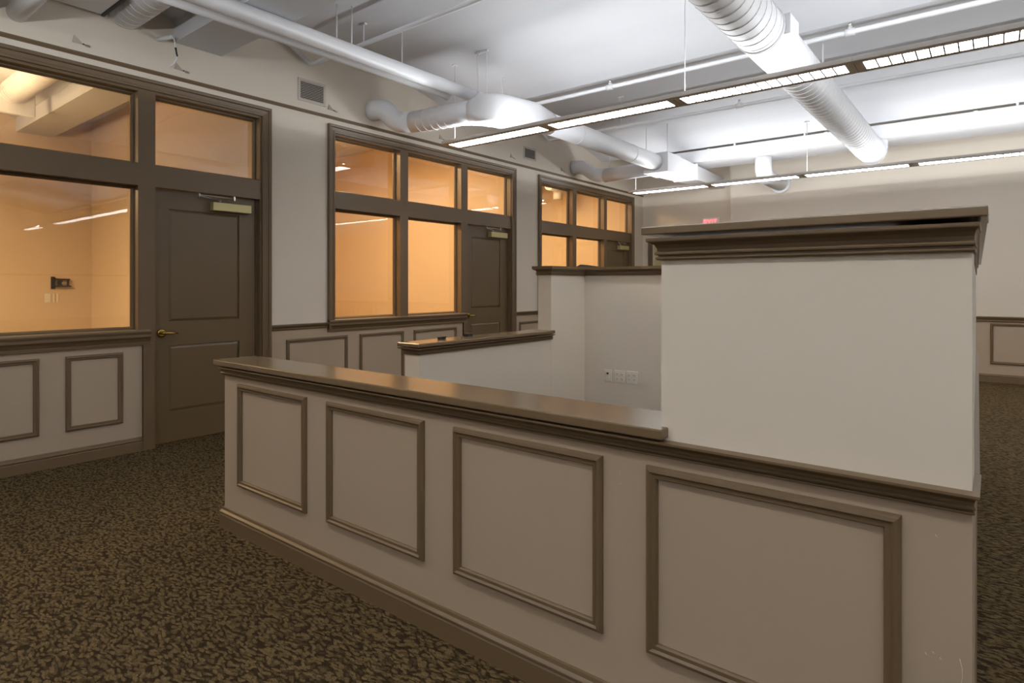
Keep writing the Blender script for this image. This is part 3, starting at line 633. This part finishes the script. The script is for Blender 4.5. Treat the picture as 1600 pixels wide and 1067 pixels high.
# sprinkler lines
for i, (yy, zz, heads, lb) in enumerate(((3.36, 3.375, (-2.25, .4), 'thin white sprinkler pipe between the beam and the first light row'), (5.44, 3.275, (-3.05, -.9, 1.2), 'thin white sprinkler pipe along the ceiling crease over the enclosure'),
                                 (7.28, 3.385, (-2.36, .33, 2.6), 'thin white sprinkler pipe between the two light rows'), (9.40, 3.345, (-.05, 2.8), 'thin white sprinkler pipe above the trunk duct'))):
    t = thing('sprinkler_pipe', (XW, yy, zz), lb, 'pipe'); r_ = .021
    m = MB()
    if i == 3: m.tube([(-1.1, yy, zz), (XR - .1, yy, zz)], r_ * .8, 10)
    else:
        m.tube([(XW + .09, yy - .28, min(zz + .12, ceil_z(yy - .28))), (XW + .06, yy - .02, zz), (XW + .10, yy, zz), (XR - .1, yy, zz)], r_, 12)
    m.build('pipe', 'pipe', t)
    for hx in heads:
        m = MB().tube([(hx - .035, yy, zz), (hx + .035, yy, zz)], .029, 12).tube([(hx, yy, zz), (hx, yy, zz + .045)], .017, 10)
        h = m.build('sprinkler_tee', 'pipe', t)
        MB().tube([(hx, yy, zz + .045), (hx, yy, zz + .052), (hx, yy, zz + .058), (hx, yy, min(zz + .07, ceil_z(yy) - .002))], [.006, .006, .013, .013], 10).build('sprinkler_head', 'steel', h)
    for hx in ((-4.32, -1.0, 2.0) if i == 0 else (-4.6, -1.35, 1.8) if i < 3 else (.9,)):
        zt = ceil_z(yy)
        m = MB().tube([(hx, yy, zz + r_ * .6), (hx, yy, zt + .002)], .007, 8).box(hx - .035, hx + .035, yy - .014, yy + .014, zt - .014, zt - .002); m.build('hanger', 'pipe', t)
# loose ceiling hangers
for xx, yy, lb in ((-4.05, 4.95, 'thin loose hanger rod below the ceiling beside the boxy duct elbow'), (-4.75, 5.9, 'thin loose hanger rod below the ceiling near the window wall'), (-3.55, 6.6, 'thin loose hanger rod below the ceiling over the round wall duct')):
    m = MB().tube([(xx, yy, ceil_z(yy) - .34), (xx, yy, ceil_z(yy) + .002)], .003, 6).box(xx - .03, xx + .03, yy - .012, yy + .012, ceil_z(yy) - .012, ceil_z(yy) - .001)
    tag(m.build('ceiling_hanger', 'pipe'), lb, 'hanger', 'loose hanger rods')

# ------------------------------------------------------------------ grilles and clips on the upper wall
for (a, b, z0, z1, lb) in ((3.245, 3.545, 3.02, 3.235, 'louvred vent grille on the wall between the first two window bays'), (6.75, 7.04, 3.04, 3.215, 'louvred vent grille on the wall over the pier by the far bay')):
    t = thing('vent_grille', (XW, a, z0), lb, 'vent')
    MB().sweep([(XW, b, z0), (XW, b, z1), (XW, a, z1), (XW, a, z0)][::-1] if False else [(XW, a, z0), (XW, b, z0), (XW, b, z1), (XW, a, z1)], [(-.0, 0), (-.0, .008), (-.022, .010), (-.026, 0)], (1, 0, 0), closed=True).build('frame', 'grille', t)
    MB().box(XW + .0005, XW + .002, a + .02, b - .02, z0 + .02, z1 - .02).build('backing', 'slot', t)
    n_ = 11; h_ = (z1 - z0 - .044) / n_
    for k in range(n_):
        zc = z0 + .022 + h_ * (k + .5)
        MB().add([(XW + .003, a + .022, zc + h_ * .28), (XW + .003, b - .022, zc + h_ * .28), (XW + .011, b - .022, zc - h_ * .28), (XW + .011, a + .022, zc - h_ * .28),
                  (XW + .003, a + .022, zc + h_ * .16), (XW + .003, b - .022, zc + h_ * .16), (XW + .011, b - .022, zc - h_ * .40), (XW + .011, a + .022, zc - h_ * .40)],
                 [(0, 1, 2, 3), (7, 6, 5, 4), (0, 4, 5, 1), (3, 2, 6, 7), (0, 3, 7, 4), (1, 5, 6, 2)]).build('slat', 'grille', t)
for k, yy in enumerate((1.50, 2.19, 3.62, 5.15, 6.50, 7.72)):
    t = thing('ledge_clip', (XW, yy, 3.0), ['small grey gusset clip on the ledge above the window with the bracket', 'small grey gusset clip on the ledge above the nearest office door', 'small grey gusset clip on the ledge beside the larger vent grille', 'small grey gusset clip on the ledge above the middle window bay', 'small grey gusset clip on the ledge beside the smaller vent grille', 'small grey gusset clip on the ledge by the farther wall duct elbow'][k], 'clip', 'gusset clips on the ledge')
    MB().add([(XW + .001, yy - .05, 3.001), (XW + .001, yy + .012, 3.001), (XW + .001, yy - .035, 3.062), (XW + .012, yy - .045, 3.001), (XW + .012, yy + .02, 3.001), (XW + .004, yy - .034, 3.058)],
             [(0, 1, 2)[::-1], (3, 4, 5), (0, 1, 4, 3), (1, 2, 5, 4), (2, 0, 3, 5)]).build('gusset', 'gusset', t)  # solid triangle in place of the soft shadow beside the clip
    m = MB().box(XW + .002, XW + .018, yy + .026, yy + .060, 3.001, 3.005); m.box(XW + .0145, XW + .018, yy + .026, yy + .060, 2.99, 3.005); m.build('clip', 'steel', t)
    MB().box(XW + .006, XW + .016, yy + .012, yy + .024, 3.0008, 3.008).build('bolt', 'black', t)
t = thing('cable_stub', (XW, 2.08, 3.2), 'short conduit stub with a loose cable hanging by the beam', 'cable')
MB().tube([(XW + .001, 2.02, 3.20), (XW + .12, 2.07, 3.205)], .016, 12).build('conduit', 'pipe', t)
MB().tube([(XW + .12, 2.07, 3.205), (XW + .125, 2.09, 3.19), (XW + .10, 2.11, 3.13), (XW + .08, 2.13, 3.07), (XW + .05, 2.12, 3.03), (XW + .03, 2.10, 3.006)], .005, 8).build('cable', 'pipe', t)
MB().tube([(XW + .105, 2.108, 3.14), (XW + .083, 2.129, 3.08)], .007, 8).build('tape', 'black', t)

# office fittings: warm lamps, a drop duct in the farthest office
OFF = [(0, -.5, 'warm pendant lamp in the bracket office, away from its door'), (0, .6, 'warm pendant lamp in the bracket office, by the wall duct'),
       (1, 3.68, 'warm ceiling lamp in the middle office, by the first pier'), (1, 4.65, 'warm ceiling lamp in the middle office, by its door'),
       (2, 7.3, 'warm ceiling lamp in the last office, by the second pier'), (2, 8.3, 'warm ceiling lamp in the last office, by its door')]
for k, yy, lb in OFF:
    lx, lz = (-7.6, 2.5) if k == 0 else (-6.6, 3.21)
    t = thing('office_lamp', (lx, yy, lz), lb, 'light')
    MB().box(lx - .35, lx + .35, yy - .45, yy + .45, lz + .005, lz + .06, .006).build('housing', 'plate', t)
    MB().box(lx - .32, lx + .32, yy - .42, yy + .42, lz, lz + .004).build('diffuser', 'warm', t)
    for q in (-.3, .3): MB().tube([(lx, yy + q, lz + .05), (lx, yy + q, ceil_z(yy + q) + .004)], .006, 6).build('hanger', 'pipe', t)
    ld = bpy.data.lights.new('office_light', 'AREA'); ld.shape = 'RECTANGLE'; ld.size = .62; ld.size_y = .82; ld.energy = WARM_W[k]; ld.color = (1.0, .66, .34)
    lo = link('office_light', ld, t); lo.location = (lx, yy, lz - .005)
    ld = bpy.data.lights.new('office_uplight', 'AREA'); ld.shape = 'RECTANGLE'; ld.size = .62; ld.size_y = .82; ld.energy = WARM_W[k] * (.9, .5, .25)[k]; ld.color = (1.0, .66, .34)
    lo = link('office_uplight', ld, t); lo.location = (lx, yy, lz + .066); lo.rotation_euler = (R(180), 0, 0)
t = thing('office_duct', (-6.5, 9.6, 3.1), 'small duct drop in the farthest office seen through its upper pane', 'duct')
MB().tube([(-6.5, 9.3, 3.14), (-6.5, 10.199, 3.14)], .10, 20).build('pipe', 'duct', t)
MB().tube([(-6.5, 9.6, 3.12), (-6.5, 9.6, 2.90)], .09, 20).build('drop', 'duct', t)
